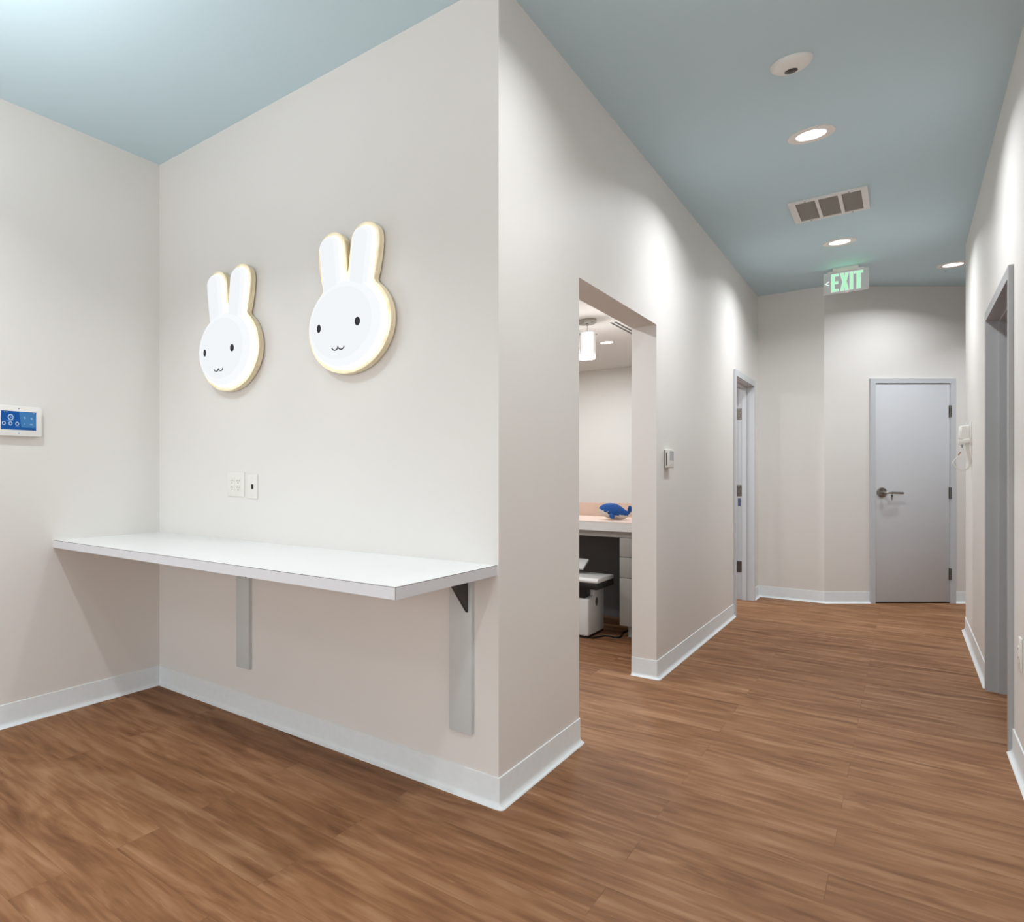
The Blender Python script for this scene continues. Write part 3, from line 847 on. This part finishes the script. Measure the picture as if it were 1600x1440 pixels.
# tail flukes
bm = bmesh.new()
for sy in (-1, 1):
    pts = [(.136, 0, .066), (.142, sy*.03, .094), (.152, sy*.062, .106), (.158, sy*.05, .086), (.158, sy*.015, .074), (.15, 0, .07)]
    tube(spline([(.138, 0, .068), (.144, sy*.022, .088), (.150, sy*.042, .104), (.156, sy*.058, .116)], 4), [.011, .012, .013, .0135, .0135, .013, .0125, .012, .011, .010, .009, .006, .002], 12, bm=bm)
tf = obj('tail_fluke', bm, 'whale_blue', r); tf.location = (-.037, 0, 0)
bm = tube(spline([(-.048, -.064, .040), (-.040, -.082, .030), (-.030, -.098, .017), (-.022, -.108, .008)], 4), [.012, .014, .0165, .018, .0185, .018, .017, .0155, .0135, .011, .008, .005, .002], 14)
for v in bm.verts: v.co.z = max(.001, v.co.z)
fl = obj('flipper', bm, 'whale_blue', r); fl.location = (.036, -.006, .004)
bm = bmesh.new(); bmesh.ops.create_uvsphere(bm, u_segments=16, v_segments=10, radius=.0075)
e = obj('eye', bm, 'black', r); e.location = (-.036, -.0715, .062)
bm = bmesh.new(); bmesh.ops.create_uvsphere(bm, u_segments=12, v_segments=8, radius=.0038)
e2 = obj('eye_glint', bm, 'whale_white', r); e2.location = (-.035, -.078, .066)

# pendant lamp
r = empty('pendant_lamp', 'glass cylinder pendant lamp with nickel canopy over the desk', 'lamp', (-1.985, 6.22, RC))
obj('canopy', lathe([(0, -.034), (.066, -.034), (.072, -.030), (.073, -.024), (.073, 0)], 48), 'chrome', r)
obj('canopy_hub', lathe([(0, -.05), (.008, -.05), (.012, -.034)], 20), 'chrome', r)
obj('stem', tube([(0, 0, -.048), (0, 0, -.115)], .0022, 8), 'chrome', r)
obj('glass_shade', lathe([(.064, -.085), (.0655, -.085), (.0655, -.335), (.060, -.346), (0, -.348), (0, -.346), (.059, -.343), (.064, -.334), (.064, -.085)], 48), 'glass', r)
obj('opal_shade', lathe([(0, -.108), (.050, -.110), (.0515, -.116), (.0515, -.310), (.046, -.326), (0, -.330)], 40), 'opal', r)
cr = obj('cross_pin', tube([(-.068, 0, -.125), (.068, 0, -.125)], .0022, 8), 'chrome', r)
cr.rotation_euler = (0, 0, PI/4)
for s in (-1, 1):
    k = obj('pin_knob', tube([(s*.066, 0, -.125), (s*.086, 0, -.125)], .0055, 12), 'chrome', r); k.rotation_euler = (0, 0, PI/4)
L = bpy.data.lights.new('pendant_bulb', 'POINT'); L.energy = 14; L.shadow_soft_size = .05
o = bpy.data.objects.new('pendant_bulb', L); COL.objects.link(o); o.location = (-1.985, 6.22, RC-.40)

downlight(-2.165, 7.37, RC, 'small bright downlight in the white ceiling behind the pendant lamp', R=.066, rl=.056, group='downlight behind the opening', power=18, spread=178)
for x, y, p in ((-3.4, 7.4, 18), (-3.4, 4.6, 20), (-1.95, 3.6, 20), (-2.6, 8.2, 10)):  # unseen lamps added to brighten the reception room and the opening's jamb
    lamp(x, y, RC-.012, .056, p, 178)

r = empty('slot_diffuser', 'white slot air diffuser with two dark slots in the white ceiling', 'vent', (-1.842, 6.98, RC))
obj('diffuser_frame', boxes((-.045, .045, -.55, .55, -.004, 0)), 'room_ceiling', r, smooth=False)
for x in (-.02, .016): obj('slot', boxes((x-.0085, x+.0085, -.53, .53, -.0055, -.004)), 'black', r, smooth=False)

# ------------------------------------------------------------------ world, camera, view
w = bpy.data.worlds.new('World'); SC.world = w; w.use_nodes = True
w.node_tree.nodes['Background'].inputs[0].default_value = (1, 1, 1, 1)
w.node_tree.nodes['Background'].inputs[1].default_value = .3

cam = bpy.data.cameras.new('camera'); co = bpy.data.objects.new('camera', cam); COL.objects.link(co)
co.location = (0, 0, 1.24); co.rotation_euler = (PI/2, 0, PI/4)
cam.sensor_width = 36; cam.sensor_fit = 'HORIZONTAL'
cam.lens = 1026*36/1600
cam.shift_x = (800-388)/1600; cam.shift_y = 24/1600
cam.clip_start = .02; cam.clip_end = 60
SC.camera = co
SC.view_settings.view_transform = 'Standard'
SC.view_settings.look = 'None'
SC.view_settings.gamma = 1
SC.view_settings.use_curve_mapping = False
SC.view_settings.exposure = 0.0
SC.cycles.max_bounces = 14
SC.cycles.diffuse_bounces = 8
SC.cycles.transparent_max_bounces = 12
SC.cycles.sample_clamp_indirect = 6
SC.cycles.use_denoising = True
